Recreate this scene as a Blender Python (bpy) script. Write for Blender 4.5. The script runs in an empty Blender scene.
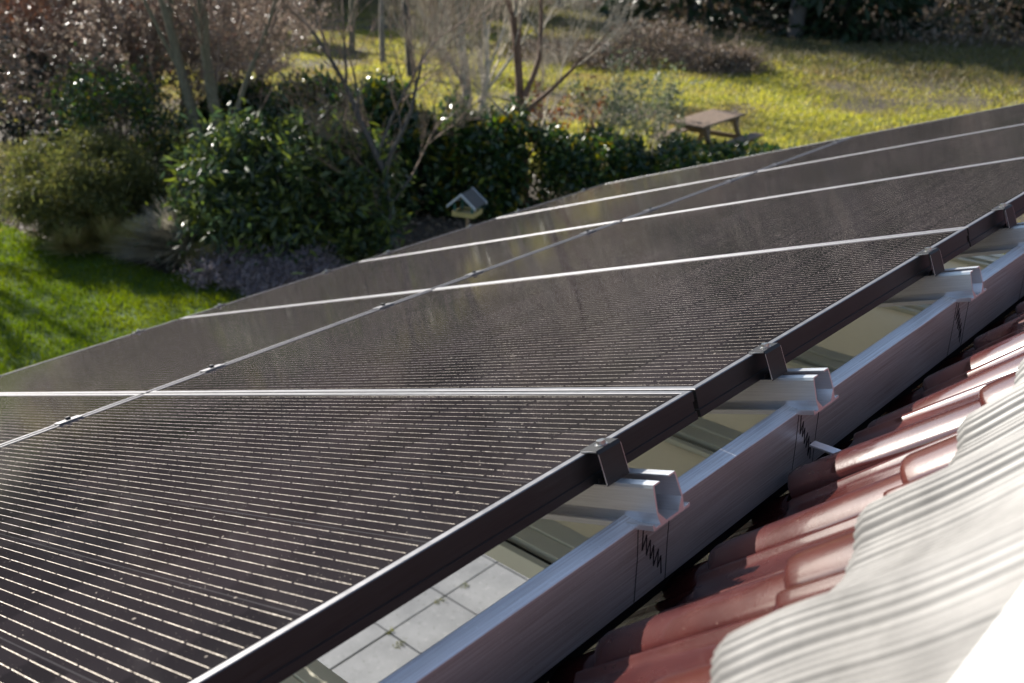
import bpy, math, random
import numpy as np
from mathutils import Vector, Matrix, Euler
R = math.radians
random.seed(7); RNG = np.random.default_rng(11)
sc = bpy.context.scene
COL = sc.collection

# ------------------------------------------------------------------ camera constants (metres; X towards the house, Y along it)
F = 1037.62
PITCH, YAW = 0.414303, -0.739012
CAM = np.array([0.684494, -0.119508, 0.641851])
SLOPE = 0.327957
FW = np.array([math.sin(YAW)*math.cos(PITCH), math.cos(YAW)*math.cos(PITCH), -math.sin(PITCH)])
RT = np.array([math.cos(YAW), -math.sin(YAW), 0.0])
DN = np.cross(FW, RT)
GZ = -3.4                                   # garden level
def ray(x, y):
    return FW*F + RT*(x-512) + DN*(y-341.5)
def at(x, y, z=GZ):
    v = ray(x, y); t = (z-CAM[2])/v[2]; return CAM+t*v
def at_r(x, y, r):                          # at horizontal distance r
    v = ray(x, y); t = r/math.hypot(v[0], v[1]); return CAM+t*v

# ------------------------------------------------------------------ object helpers
def tag(o, label=None, cat=None, group=None, kind=None):
    if label: o['label'] = label
    if cat: o['category'] = cat
    if group: o['group'] = group
    if kind: o['kind'] = kind
    return o
def empty(name, loc=(0, 0, 0), rot=(0, 0, 0)):
    o = bpy.data.objects.new(name, None); COL.objects.link(o)
    o.location = loc; o.rotation_euler = rot; o.empty_display_size = .1
    return o
def link(name, me, mat, parent=None):
    o = bpy.data.objects.new(name, me); COL.objects.link(o)
    if mat:
        for m in (mat if isinstance(mat, (list, tuple)) else [mat]): me.materials.append(m)
    if parent: o.parent = parent
    return o
def npmesh(name, V, Fc, smooth=False):
    """V (n,3), Fc (m,k) array of equal-sized faces"""
    V = np.asarray(V, np.float32); Fc = np.asarray(Fc, np.int32)
    me = bpy.data.meshes.new(name); k = Fc.shape[1]
    me.vertices.add(len(V)); me.vertices.foreach_set('co', V.ravel())
    me.loops.add(Fc.size); me.loops.foreach_set('vertex_index', Fc.ravel())
    me.polygons.add(len(Fc))
    me.polygons.foreach_set('loop_start', np.arange(0, Fc.size, k, dtype=np.int32))
    me.polygons.foreach_set('loop_total', np.full(len(Fc), k, np.int32))
    if smooth: me.polygons.foreach_set('use_smooth', np.ones(len(Fc), bool))
    me.update(calc_edges=True); me.validate()
    return me
class MB:
    """collects boxes, prisms and tubes and links them as ONE mesh"""
    def __init__(s): s.v = []; s.f = []; s.mi = []; s.m = 0
    def add(s, vs, fs):
        b = len(s.v); s.v += [tuple(v) for v in vs]
        for f in fs: s.f.append(tuple(i+b for i in f)); s.mi.append(s.m)
    def box(s, x0, x1, y0, y1, z0, z1, M=None):
        vs = [Vector(v) for v in ((x0,y0,z0),(x1,y0,z0),(x1,y1,z0),(x0,y1,z0),(x0,y0,z1),(x1,y0,z1),(x1,y1,z1),(x0,y1,z1))]
        if M: vs = [M @ v for v in vs]
        s.add(vs, [(0,3,2,1),(4,5,6,7),(0,1,5,4),(1,2,6,5),(2,3,7,6),(3,0,4,7)])
    def prism(s, prof, a0, a1, axis='y', M=None):
        """closed profile of 2-tuples swept along an axis: 'x' -> (y,z) profile, 'y' -> (x,z)"""
        n = len(prof); vs = []
        for a in (a0, a1):
            for p in prof:
                v = Vector((a, p[0], p[1])) if axis == 'x' else Vector((p[0], a, p[1]))
                vs.append(M @ v if M else v)
        fs = [(i, (i+1) % n, n+(i+1) % n, n+i) for i in range(n)]
        fs += [tuple(range(n-1, -1, -1)), tuple(range(n, 2*n))]
        s.add(vs, fs)
    def tube(s, p0, p1, r0, r1=None, n=10, caps=True):
        r1 = r0 if r1 is None else r1
        p0, p1 = Vector(p0), Vector(p1); d = (p1-p0).normalized()
        a = d.orthogonal().normalized(); b = d.cross(a); vs = []
        for p, r in ((p0, r0), (p1, r1)):
            for i in range(n):
                t = 2*math.pi*i/n; vs.append(p+a*r*math.cos(t)+b*r*math.sin(t))
        fs = [(i, (i+1) % n, n+(i+1) % n, n+i) for i in range(n)]
        if caps: fs += [tuple(range(n-1, -1, -1)), tuple(range(n, 2*n))]
        s.add(vs, fs)
    def build(s, name, mat, parent=None, smooth=False, bevel=0):
        me = bpy.data.meshes.new(name); me.from_pydata(s.v, [], s.f)
        me.polygons.foreach_set('material_index', s.mi)
        import bmesh
        bm = bmesh.new(); bm.from_mesh(me); bmesh.ops.recalc_face_normals(bm, faces=bm.faces); bm.to_mesh(me); bm.free()
        if smooth: me.polygons.foreach_set('use_smooth', [True]*len(me.polygons))
        o = link(name, me, mat, parent)
        if bevel:
            b = o.modifiers.new('bevel', 'BEVEL'); b.width = bevel; b.segments = 2; b.limit_method = 'ANGLE'
        return o
def copy_tree(o, parent=None):
    c = o.copy(); COL.objects.link(c)
    if parent: c.parent = parent
    for ch in list(o.children): copy_tree(ch, c)
    return c

# ------------------------------------------------------------------ materials
class NT:
    def __init__(s, name):
        s.mat = bpy.data.materials.new(name); s.mat.use_nodes = True
        s.t = s.mat.node_tree; s.b = s.t.nodes['Principled BSDF']; s.out = s.t.nodes['Material Output']
    def n(s, typ, **kw):
        nd = s.t.nodes.new(typ)
        for k, v in kw.items():
            if k.startswith('_'): setattr(nd, k[1:], v)
            else: nd.inputs[k.replace('__', ' ')].default_value = v
        return nd
    def l(s, a, b): s.t.links.new(a, b)
    def math(s, op, a, b=None, c=None):
        nd = s.t.nodes.new('ShaderNodeMath'); nd.operation = op
        for i, x in enumerate((a, b, c)):
            if x is None: continue
            if isinstance(x, (int, float)): nd.inputs[i].default_value = x
            else: s.l(x, nd.inputs[i])
        return nd.outputs[0]
    def mix(s, f, a, b):
        nd = s.t.nodes.new('ShaderNodeMix'); nd.data_type = 'RGBA'
        for x, i in ((f, 0), (a, 6), (b, 7)):
            if isinstance(x, (int, float)): nd.inputs[i].default_value = x
            elif isinstance(x, (tuple, list)): nd.inputs[i].default_value = (*x[:3], 1)
            else: s.l(x, nd.inputs[i])
        return nd.outputs[2]
    def ramp(s, f, stops):
        nd = s.t.nodes.new('ShaderNodeValToRGB'); s.l(f, nd.inputs[0]); cr = nd.color_ramp
        while len(cr.elements) < len(stops): cr.elements.new(.5)
        for e, (p, c) in zip(cr.elements, stops):
            e.position = p; e.color = (*c, 1) if len(c) == 3 else c
        return nd.outputs[0]
    def noise(s, scale, detail=4, rough=.55, vec=None, stretch=None):
        if vec is None: vec = s.n('ShaderNodeTexCoord').outputs['Object']
        if stretch:
            mp = s.t.nodes.new('ShaderNodeMapping'); mp.inputs['Scale'].default_value = stretch
            s.l(vec, mp.inputs[0]); vec = mp.outputs[0]
        nd = s.n('ShaderNodeTexNoise'); nd.inputs['Scale'].default_value = scale
        nd.inputs['Detail'].default_value = detail; nd.inputs['Roughness'].default_value = rough
        s.l(vec, nd.inputs['Vector']); return nd.outputs['Fac']
    def bump(s, h, strength=.3, dist=.01):
        nd = s.n('ShaderNodeBump', Strength=strength, Distance=dist); s.l(h, nd.inputs['Height'])
        s.l(nd.outputs[0], s.b.inputs['Normal']); return nd
    def set(s, **kw):
        for k, v in kw.items():
            i = s.b.inputs[k.replace('__', ' ')]
            if isinstance(v, (int, float, tuple)): i.default_value = (*v, 1) if isinstance(v, tuple) and len(v) == 3 and 'Color' in k.replace('__', ' ') else v
            else: s.l(v, i)
        return s.mat

def metal(name, col, rough, scale=60, stretch=(1, 1, 1), metallic=1.0, var=.12, bump=.05, spots=0):
    m = NT(name); nz = m.noise(scale, 5, .6, stretch=stretch)
    big = m.noise(9, 3)
    c0 = tuple(x*(1-var*1.3) for x in col); c1 = tuple(min(1, x*(1+var)) for x in col)
    c = m.ramp(nz, [(.25, c0), (.75, c1)])
    rr = m.math('MULTIPLY_ADD', nz, .22, rough-.11)
    rr = m.math('MULTIPLY_ADD', big, .16, m.math('SUBTRACT', rr, .08))
    if spots:
        sp = m.noise(210, 2, .5); c = m.mix(m.math('MULTIPLY', m.math('GREATER_THAN', sp, spots), .6), c, (.9, .9, .88))
    m.bump(nz, bump, .002)
    return m.set(Base__Color=c, Metallic=metallic, Roughness=rr)
M = {}
M['alu'] = metal('mill_aluminium', (.86, .86, .86), .34, 40, (.35, 14, 14), metallic=.78, var=.10, spots=.70)
M['alu_beam'] = metal('beam_aluminium', (.93, .82, .78), .40, 26, (16, .22, 16), metallic=.66, var=.30, bump=.12, spots=.66)
M['alu_cut'] = metal('cut_aluminium', (.8, .8, .8), .4)
M['anod'] = metal('black_anodised_frame', (.026, .025, .025), .46, 30, (.4, .4, 22), metallic=0, var=.3, bump=.02)
M['anod'].node_tree.nodes['Principled BSDF'].inputs['Specular IOR Level'].default_value = .35
M['anod_lip'] = metal('anodised_lip_glint', (.19, .19, .20), .45, 60, (1, 1, 1), metallic=.6, var=.1)  # black frame's lip lightened: its sun glint is put into the base colour
M['steel'] = metal('steel_bolt', (.5, .5, .5), .3)

def cell_material():
    m = NT('solar_cells_under_glass')
    uv = m.n('ShaderNodeUVMap'); sep = m.n('ShaderNodeSeparateXYZ'); m.l(uv.outputs[0], sep.inputs[0])
    U, V = sep.outputs[0], sep.outputs[1]            # metres from the glass corner
    fu = m.math('FRACT', m.math('DIVIDE', m.math('SUBTRACT', U, .0065), .0834))
    gapu = m.math('LESS_THAN', m.math('ABSOLUTE', m.math('SUBTRACT', fu, .5)), .470)      # inside a half cell
    fv = m.math('FRACT', m.math('DIVIDE', m.math('SUBTRACT', V, .003), .01842))
    dv = m.math('ABSOLUTE', m.math('SUBTRACT', fv, .5))
    nz0 = m.noise(420, 2, .8, vec=uv.outputs[0])
    wid = m.math('MULTIPLY_ADD', nz0, .030, .008)
    wire = m.math('LESS_THAN', dv, wid)
    edge = m.math('MULTIPLY', m.math('GREATER_THAN', U, .007), m.math('LESS_THAN', U, 1.664))
    edge = m.math('MULTIPLY', edge, m.math('MULTIPLY', m.math('GREATER_THAN', V, .005), m.math('LESS_THAN', V, .979)))
    wire = m.math('MULTIPLY', m.math('MULTIPLY', wire, gapu), edge)
    # string gaps between the six columns of cells
    fs = m.math('FRACT', m.math('DIVIDE', m.math('SUBTRACT', V, .003), .1658))
    sgap = m.math('GREATER_THAN', m.math('ABSOLUTE', m.math('SUBTRACT', fs, .5)), .4945)
    # dust: fine specks and broad dirt
    sp = m.n('ShaderNodeTexVoronoi', Scale=170.0); m.l(uv.outputs[0], sp.inputs['Vector'])
    spk = m.math('LESS_THAN', sp.outputs['Distance'], m.math('MULTIPLY_ADD', m.noise(14, 4, .7, vec=uv.outputs[0]), .36, -.11))
    broad = m.noise(3.2, 6, .65, vec=uv.outputs[0])
    fine = m.noise(150, 4, .75, vec=uv.outputs[0])
    celln = m.n('ShaderNodeTexWhiteNoise', _noise_dimensions='2D')
    cx = m.math('FLOOR', m.math('DIVIDE', U, .0834)); cy = m.math('FLOOR', m.math('DIVIDE', V, .1658))
    cb = m.n('ShaderNodeCombineXYZ'); m.l(cx, cb.inputs[0]); m.l(cy, cb.inputs[1]); m.l(cb.outputs[0], celln.inputs[0])
    cell = m.mix(celln.outputs[0], (.010, .009, .011), (.020, .017, .020))
    cell = m.mix(m.math('MULTIPLY', sgap, .6), cell, (.06, .058, .06))
    wc = m.ramp(nz0, [(.34, (.10, .09, .08)), (.5, (.40, .35, .29)), (.64, (.95, .86, .74))])  # glint of the round wires painted as a bright tone
    col = m.mix(wire, cell, wc)
    dust = m.math('MULTIPLY', m.math('MULTIPLY', broad, fine), .025)
    dust = m.math('MAXIMUM', dust, m.math('MULTIPLY', spk, .7))
    sp2 = m.n('ShaderNodeTexVoronoi', Scale=38.0); m.l(uv.outputs[0], sp2.inputs['Vector'])
    spk2 = m.math('LESS_THAN', sp2.outputs['Distance'], m.math('MULTIPLY_ADD', m.noise(21, 4, .7, vec=uv.outputs[0]), .30, -.105))
    dust = m.math('MAXIMUM', dust, m.math('MULTIPLY', spk2, .8))
    col = m.mix(dust, col, (.33, .29, .25))
    rough = m.math('MULTIPLY_ADD', fine, .2, .4)
    cr = m.math('MULTIPLY_ADD', broad, .10, .01)
    m.bump(m.noise(420, 3, .7, vec=uv.outputs[0]), .12, .0015)
    bp = m.n('ShaderNodeBump', Strength=.025, Distance=.002); m.l(m.noise(60, 5, .8, vec=uv.outputs[0]), bp.inputs['Height'])
    m.l(bp.outputs[0], m.b.inputs['Coat Normal'])
    return m.set(Base__Color=col, Roughness=rough, Metallic=m.math('MULTIPLY', wire, .2), Coat__Weight=.50, Coat__Roughness=cr, Coat__IOR=1.36,
                 **{'Specular__IOR__Level': m.math('MULTIPLY', wire, .2)})
M['cells'] = cell_material()

def tile_material():
    m = NT('glazed_brown_tile'); a = m.noise(7, 4); f = m.noise(190, 3, .7)
    c = m.ramp(a, [(.3, (.050, .010, .009)), (.7, (.088, .019, .014))])
    c = m.mix(m.math('MULTIPLY', m.math('GREATER_THAN', f, .68), .30), c, (.26, .17, .13))
    m.bump(m.noise(260, 3, .6), .10, .001)
    return m.set(Base__Color=c, Roughness=m.math('MULTIPLY_ADD', a, .2, .18), Coat__Weight=1.0, Coat__Roughness=m.math('MULTIPLY_ADD', f, .22, .0), Coat__IOR=1.8, **{'Specular__IOR__Level': .25})
M['tile'] = tile_material()
def plain(name, col, rough=.5, var=.1, scale=12, bump=0, metallic=0, stretch=None, coat=0):
    m = NT(name); nz = m.noise(scale, 5, .6, stretch=stretch)
    c = m.ramp(nz, [(.3, tuple(x*(1-var) for x in col)), (.7, tuple(min(1, x*(1+var)) for x in col))])
    if bump: m.bump(nz, bump, .01)
    return m.set(Base__Color=c, Roughness=rough, Metallic=metallic, Coat__Weight=coat)
M['apron'] = plain('pale_lead_apron', (.18, .174, .165), .5, .25, 22)
M['sheet'] = plain('white_backsheet', (.78, .78, .77), .5, .02)
M['white'] = plain('white_lacquer', (.82, .81, .78), .4, .03)
M['cream'] = plain('cream_powder_coat', (.80, .76, .62), .42, .05, 5)
M['cream_dark'] = plain('cream_shadow_line', (.30, .28, .22), .5, .05)
M['black'] = plain('black_rubber', (.012, .012, .012), .6, .1)
M['ink'] = plain('black_marker_ink', (.012, .010, .016), .6, .1)
M['render'] = plain('cream_render', (.55, .52, .45), .8, .08, 30, .2)
M['soil'] = plain('dark_bark_soil', (.035, .024, .016), .95, .5, 30, .6)
M['wood'] = plain('weathered_table_wood', (.20, .14, .095), .7, .4, 12, .3, stretch=(1, 9, 9))
M['teal'] = plain('teal_paint', (.015, .10, .10), .5, .15)
M['greywhite'] = plain('pale_grey_paint', (.42, .45, .50), .5, .08)
M['felt'] = plain('grey_roofing_felt', (.09, .085, .085), .9, .25, 80, .3)
M['yellow'] = plain('yellow_wood', (.36, .29, .12), .6, .15)

def glass_pane():
    m = NT('mossy_polycarbonate'); a = m.noise(26, 6, .7, stretch=(1, 3, 1)); b = m.noise(4, 3)
    c = m.ramp(a, [(.3, (.15, .15, .12)), (.55, (.25, .25, .21)), (.8, (.36, .36, .31))])
    c = m.mix(m.math('MULTIPLY', b, .4), c, (.12, .12, .09))
    m.set(Base__Color=c, Roughness=.38, Coat__Weight=.6, Coat__Roughness=.18)
    tr = m.n('ShaderNodeBsdfTranslucent', Color=(.90, .87, .80, 1)); mx = m.n('ShaderNodeMixShader'); mx.inputs[0].default_value = .72
    m.l(m.b.outputs[0], mx.inputs[1]); m.l(tr.outputs[0], mx.inputs[2]); m.l(mx.outputs[0], m.out.inputs[0])
    return m.mat
M['pane'] = glass_pane()

def slab_material():
    m = NT('concrete_slabs'); a = m.noise(3, 6, .65); b = m.noise(28, 5, .7)
    c = m.ramp(a, [(.3, (.15, .155, .16)), (.7, (.24, .245, .25))])
    c = m.mix(m.math('MULTIPLY', m.math('GREATER_THAN', b, .62), .35), c, (.36, .36, .35))
    c = m.mix(m.math('MULTIPLY', m.math('LESS_THAN', b, .38), .6), c, (.10, .105, .095))
    m.bump(b, .2, .004)
    return m.set(Base__Color=c, Roughness=.85)
M['slab'] = slab_material()
M['joint'] = plain('mossy_joint', (.055, .07, .03), .95, .4, 60)

def leafm(name, cols, rough=.35, trans=.35, spec=.5, patch=None):
    m = NT(name); g = m.n('ShaderNodeNewGeometry'); r = g.outputs['Random Per Island']
    n = len(cols); c = m.ramp(r, [(i/(max(1, n-1)), cols[i]) for i in range(n)])
    if patch: c = m.mix(m.ramp(m.noise(patch[0], 5, .65), [(.47, (0, 0, 0)), (.63, (1, 1, 1))]), c, patch[1])
    m.set(Base__Color=c, Roughness=rough, **{'Specular__IOR__Level': spec})
    tr = m.n('ShaderNodeBsdfTranslucent')
    hs = m.n('ShaderNodeHueSaturation', Saturation=1.15, Value=1.5); m.l(c, hs.inputs['Color']); m.l(hs.outputs[0], tr.inputs[0])
    mx = m.n('ShaderNodeMixShader'); mx.inputs[0].default_value = trans
    m.l(m.b.outputs[0], mx.inputs[1]); m.l(tr.outputs[0], mx.inputs[2]); m.l(mx.outputs[0], m.out.inputs[0])
    return m.mat
M['laurel'] = leafm('laurel_leaf', [(.018, .040, .018), (.025, .055, .02), (.035, .07, .02), (.022, .045, .028), (.03, .06, .02), (.10, .15, .02), (.22, .16, .02)], .30, .28)  # brighter end of the tones stands in for sunlit leaf patches
M['rhodo'] = leafm('rhododendron_leaf', [(.04, .06, .028), (.05, .085, .03), (.17, .20, .04), (.045, .07, .04), (.03, .05, .03)], .36, .38)  # the bright yellow-green tone paints in sunlit leaves
M['holly'] = leafm('holly_leaf', [(.025, .04, .03), (.05, .065, .05), (.10, .085, .08), (.03, .05, .035)], .18, .12, .8)
M['juniper'] = leafm('juniper_needles', [(.09, .10, .035), (.15, .15, .045), (.07, .09, .035), (.20, .18, .06)], .6, .5)
M['redleaf'] = leafm('red_brown_leaf', [(.10, .04, .025), (.16, .065, .035), (.20, .12, .08), (.08, .04, .035), (.22, .15, .12)], .35, .3)
M['brownleaf'] = leafm('grey_brown_leaf', [(.12, .085, .07), (.21, .15, .12), (.30, .25, .20), (.09, .07, .055)], .34, .35)
M['olive'] = leafm('grey_green_leaf', [(.14, .16, .09), (.20, .22, .13), (.10, .13, .06), (.24, .24, .17)], .45, .4)
M['dryred'] = leafm('dry_red_leaf', [(.20, .07, .03), (.26, .11, .05)], .6, .35)
M['tuft'] = leafm('dry_grass_blade', [(.36, .31, .13), (.48, .42, .22), (.28, .29, .09)], .55, .4)
M['greytuft'] = leafm('grey_grass_blade', [(.34, .31, .24), (.46, .42, .34), (.26, .24, .19)], .55, .35)
M['heather'] = leafm('heather_sprig', [(.20, .17, .19), (.30, .25, .28), (.14, .12, .12)], .7, .25)
M['lawnblade'] = leafm('lawn_blade', [(.06, .10, .006), (.09, .14, .008), (.13, .17, .012), (.07, .12, .008)], .45, .55, patch=(1.1, (.115, .145, .014)))
M['meadowblade'] = leafm('meadow_blade', [(.23, .24, .04), (.31, .29, .055), (.37, .33, .09), (.21, .23, .045), (.42, .36, .17)], .5, .6, patch=(.35, (.20, .155, .08)))
M['roughblade'] = leafm('rough_grass_blade', [(.10, .11, .035), (.17, .15, .07), (.20, .16, .10), (.08, .10, .03)], .6, .35)
M['needles'] = leafm('dark_conifer_spray', [(.016, .03, .014), (.025, .045, .018), (.035, .05, .02)], .5, .15)
M['bramble'] = leafm('bramble_litter', [(.15, .11, .08), (.21, .155, .11), (.09, .08, .055), (.26, .19, .14)], .6, .2)
def bark(name, c0, c1, sc_=30):
    m = NT(name); a = m.noise(sc_, 5, .7, stretch=(1, 1, .35)); m.bump(a, .6, .02)
    return m.set(Base__Color=m.ramp(a, [(.3, c0), (.7, c1)]), Roughness=.85)
M['bark_olive'] = bark('olive_bark', (.11, .10, .065), (.24, .21, .14))
M['bark_grey'] = bark('grey_bark', (.13, .11, .10), (.27, .24, .20))
M['bark_pale'] = bark('pale_bark', (.30, .26, .21), (.55, .50, .43))
M['bark_red'] = bark('red_brown_bark', (.10, .055, .035), (.21, .13, .09))
M['bark_dark'] = bark('dark_bark', (.05, .045, .045), (.11, .10, .09))
M['twig'] = bark('twig_bark', (.16, .105, .075), (.31, .23, .17), 8)
M['twig_pale'] = bark('pale_twig_bark', (.32, .27, .20), (.52, .47, .38), 8)

def ground_material(name, stops, scale=6, bumps=.4, big=.7):
    m = NT(name); tc = m.n('ShaderNodeTexCoord').outputs['Object']
    a = m.noise(scale, 6, .7, vec=tc); b = m.noise(big, 4, .6, vec=tc)
    f = m.math('ADD', m.math('MULTIPLY', a, .55), m.math('MULTIPLY', b, .45))
    m.bump(a, bumps, .05)
    return m.set(Base__Color=m.ramp(f, stops), Roughness=.9)
M['lawn'] = ground_material('lawn_turf', [(.35, (.03, .065, .008)), (.6, (.05, .10, .012))], 30, .4)
M['meadow'] = ground_material('meadow_turf', [(.35, (.08, .11, .02)), (.5, (.13, .15, .03)), (.65, (.20, .19, .06))], 9, .6)
M['earth'] = ground_material('woodland_earth', [(.35, (.04, .03, .022)), (.65, (.085, .065, .045))], 5, .6)

# ------------------------------------------------------------------ world, sun, camera
to_sun = Vector((-1, .12, .49)).normalized()
el = math.asin(to_sun.z)
w = bpy.data.worlds.new('World'); sc.world = w; w.use_nodes = True
nt = w.node_tree; bg = nt.nodes['Background']
sky = nt.nodes.new('ShaderNodeTexSky'); sky.sky_type = 'NISHITA'; sky.sun_disc = False
sky.sun_elevation = el; sky.sun_rotation = math.atan2(to_sun.x, to_sun.y); sky.air_density = 1.0; sky.dust_density = .8
nt.links.new(sky.outputs[0], bg.inputs[0]); bg.inputs[1].default_value = .085
sl = bpy.data.lights.new('sun', 'SUN'); sl.energy = 5.0; sl.angle = R(.55); sl.color = (1, .945, .865)
so = bpy.data.objects.new('sun', sl); COL.objects.link(so); so.rotation_euler = to_sun.to_track_quat('Z', 'Y').to_euler()
cam = bpy.data.cameras.new('camera'); co = bpy.data.objects.new('camera', cam); COL.objects.link(co)
co.location = CAM; co.rotation_euler = (math.pi/2-PITCH, 0, -YAW)
cam.sensor_width = 36; cam.lens = 36*F/1024; cam.clip_end = 500; cam.clip_start = .02
cam.dof.use_dof = True; cam.dof.focus_distance = 1.65; cam.dof.aperture_fstop = 6.0
sc.camera = co
sc.view_settings.view_transform = 'Standard'; sc.view_settings.look = 'None'; sc.view_settings.exposure = 1.12; sc.view_settings.gamma = 1
sc.cycles.use_denoising = True; sc.cycles.max_bounces = 8
sc.cycles.sample_clamp_indirect = 4.0

# ------------------------------------------------------------------ the solar array
AM = Matrix.Rotation(-SLOPE, 4, 'Y')          # local x up the slope towards the house, y along it, z out of the glass
PW, PL = 1.01, 1.712                           # pitches along y and down the slope
def on_array(o, x, y, z=0, rz=0):
    o.matrix_world = AM @ Matrix.Translation((x, y, z)) @ Matrix.Rotation(rz, 4, 'Z')

def make_panel():
    t = empty('solar_panel')
    L, W, T = 1.694, 1.003, .042              # local: x -L..0, y 0..W, z -T..0
    prof = [(0, -T), (0, -.031), (.0022, -.030), (.0022, -.0165), (0, -.0155), (0, -.0012), (.0012, 0), (.0105, 0), (.0112, -.0007), (.0112, -.0030),
            (.002, -.0034), (.002, -.0400), (.028, -.0400), (.028, -T)]
    vs, fs, mi = [], [], []
    for cx, cy, sx, sy in ((-L, 0, 1, 1), (0, 0, -1, 1), (0, W, -1, -1), (-L, W, 1, -1)):
        for i, h in prof: vs.append((cx+sx*i, cy+sy*i, h))
    n = len(prof)
    for c in range(4):
        d = (c+1) % 4
        for k in range(n):
            k2 = (k+1) % n; fs.append((c*n+k, d*n+k, d*n+k2, c*n+k2)); mi.append(1 if k in (5, 6, 7, 8) else 0)
    me = bpy.data.meshes.new('frame'); me.from_pydata(vs, [], fs); me.polygons.foreach_set('material_index', mi)
    import bmesh
    bm = bmesh.new(); bm.from_mesh(me); bmesh.ops.recalc_face_normals(bm, faces=bm.faces); bm.to_mesh(me); bm.free()
    link('frame', me, [M['anod'], M['anod_lip']], t)
    i = .0108
    V = [(-L+i, i, -.0016), (-i, i, -.0016), (-i, W-i, -.0016), (-L+i, W-i, -.0016), (-L+i, i, -.0052), (-i, i, -.0052), (-i, W-i, -.0052), (-L+i, W-i, -.0052)]
    me = bpy.data.meshes.new('laminate'); me.from_pydata(V[:4], [], [(0, 1, 2, 3)])
    uv = me.uv_layers.new(name='UVMap')
    for lp in me.loops:
        v = V[lp.vertex_index]; uv.data[lp.index].uv = (-i-v[0], v[1]-i)
    link('laminate', me, M['cells'], t)
    me = bpy.data.meshes.new('backsheet'); me.from_pydata(V[4:], [], [(3, 2, 1, 0)]); link('backsheet', me, M['sheet'], t)
    return t
panel = make_panel()
row_words = ['first row (bottom of view)', 'second row', 'third row', 'fourth row', 'fifth and farthest row']
for r in range(5):
    for c in range(2):
        o = panel if (r, c) == (0, 0) else copy_tree(panel)
        on_array(o, -c*PL, r*PW)
        side = 'beside the aluminium beam' if c == 0 else 'on the garden side'
        tag(o, 'black solar panel %s, %s from the camera' % (side, row_words[r]), 'solar panel', 'solar panels of the array')

RAIL_Y = [r*PW+f*PW for r in range(5) for f in (.192, .795)]; RAIL_Y[0] = .165
def make_rail():
    t = empty('mounting_rail'); b = MB(); top, bot = -.0425, -.0945
    # open-topped box section with feet, inward lips and a step low on each wall
    pr = [(-.034, bot), (.032, bot), (.032, bot+.004), (.030, bot+.004), (.030, bot+.003), (.0215, bot+.003), (.0235, bot+.018), (.0205, top-.004), (.0195, top), (.008, top),
          (.008, top-.0022), (.0175, top-.0022), (.0185, top-.006), (.0212, bot+.018), (.011, bot+.0032), (-.011, bot+.0032), (-.0212, bot+.018), (-.0185, top-.006), (-.0175, top-.0022),
          (-.008, top-.0022), (-.008, top), (-.0195, top), (-.0205, top-.004), (-.0235, bot+.018), (-.0215, bot+.003), (-.031, bot+.003), (-.031, bot+.007), (-.034, bot+.007)]
    b.prism([(q[0]*1.17, q[1]) for q in pr], -3.40, .083, 'x'); b.build('channel', M['alu'], t)
    s = MB(); s.tube((.045, 0, bot+.003), (.045, 0, bot+.010), .006, n=6); s.tube((.045, 0, bot+.010), (.045, 0, bot+.032), .0028, n=8)
    s.build('fixing_bolt', M['steel'], t)
    return t
rail = make_rail()
rw = ['', 'first', 'second', 'third', 'fourth', 'fifth', 'sixth', 'seventh', 'eighth', 'ninth', 'tenth']
for i, y in enumerate(RAIL_Y):
    if i == 0: continue
    o = rail if i == 1 else copy_tree(rail)
    on_array(o, 0, y)
    tag(o, 'silver channel rail resting on the beam under the panels, %s from the camera' % rw[i], 'mounting rail', 'rails carrying the solar panels')

def make_end_clamp():
    t = empty('end_clamp'); b = MB(); w_, T = .017, .0425
    pr = [(-.009, .0005), (-.009, .0035), (w_, .0035), (w_+.003, -.001), (w_+.006, -T+.002), (w_+.006, -T), (0.0015, -T), (0.0015, -T+.0022), (.009, -T+.0022), (.009, -T+.009), (.0105, -T+.009), (.0105, -T+.0022),
          (w_+.0035, -T+.0022), (w_+.001, -.003), (w_-.001, .0012), (.0018, .0010), (.0018, .0005)]
    b.prism(pr, -.022, .022, 'y'); b.build('bracket', M['anod'], t)
    for s_ in (-1, 1):                          # bare saw-cut ends of the section
        c = MB(); y0 = s_*.0223
        c.prism([(w_+.0022, -.001), (w_+.003, -.001), (w_+.006, -T+.002), (w_+.0048, -T+.002)], y0-.0004, y0+.0004, 'y')
        c.prism([(.0015, -T+.0004), (w_+.005, -T+.0004), (w_+.005, -T+.0019), (.0015, -T+.0019)], y0-.0004, y0+.0004, 'y')
        c.prism([(-.008, .0010), (w_, .0012), (w_, .0030), (-.008, .0030)], y0-.0004, y0+.0004, 'y')
        c.build('cut_end', M['alu_cut'], t)
    s = MB(); s.tube((.008, 0, .0036), (.008, 0, .0095), .0062, .0056, n=12); s.tube((.008, 0, .0030), (.008, 0, .0045), .0085, n=16)
    s.tube((.010, 0, -T), (.010, 0, .0036), .003, n=8); bo = s.build('bolt', M['steel'], t)
    return t
ec = make_end_clamp()
for i, y in enumerate(RAIL_Y):
    for c in (0, 1):
        if i <= c: continue
        o = ec if (i, c) == (1, 0) else copy_tree(ec)
        if c == 0: on_array(o, 0.0005, y-.014, 0)
        else: on_array(o, -PL-1.6945, y, 0, math.pi)
        tag(o, ('dark end clamp on the panel edge by the beam, %s from the camera' if c == 0 else
                'dark end clamp on the garden edge of the panels, %s from the camera') % rw[i-c], 'panel clamp',
            'end clamps along the beam side' if c == 0 else 'end clamps along the garden side')
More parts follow.
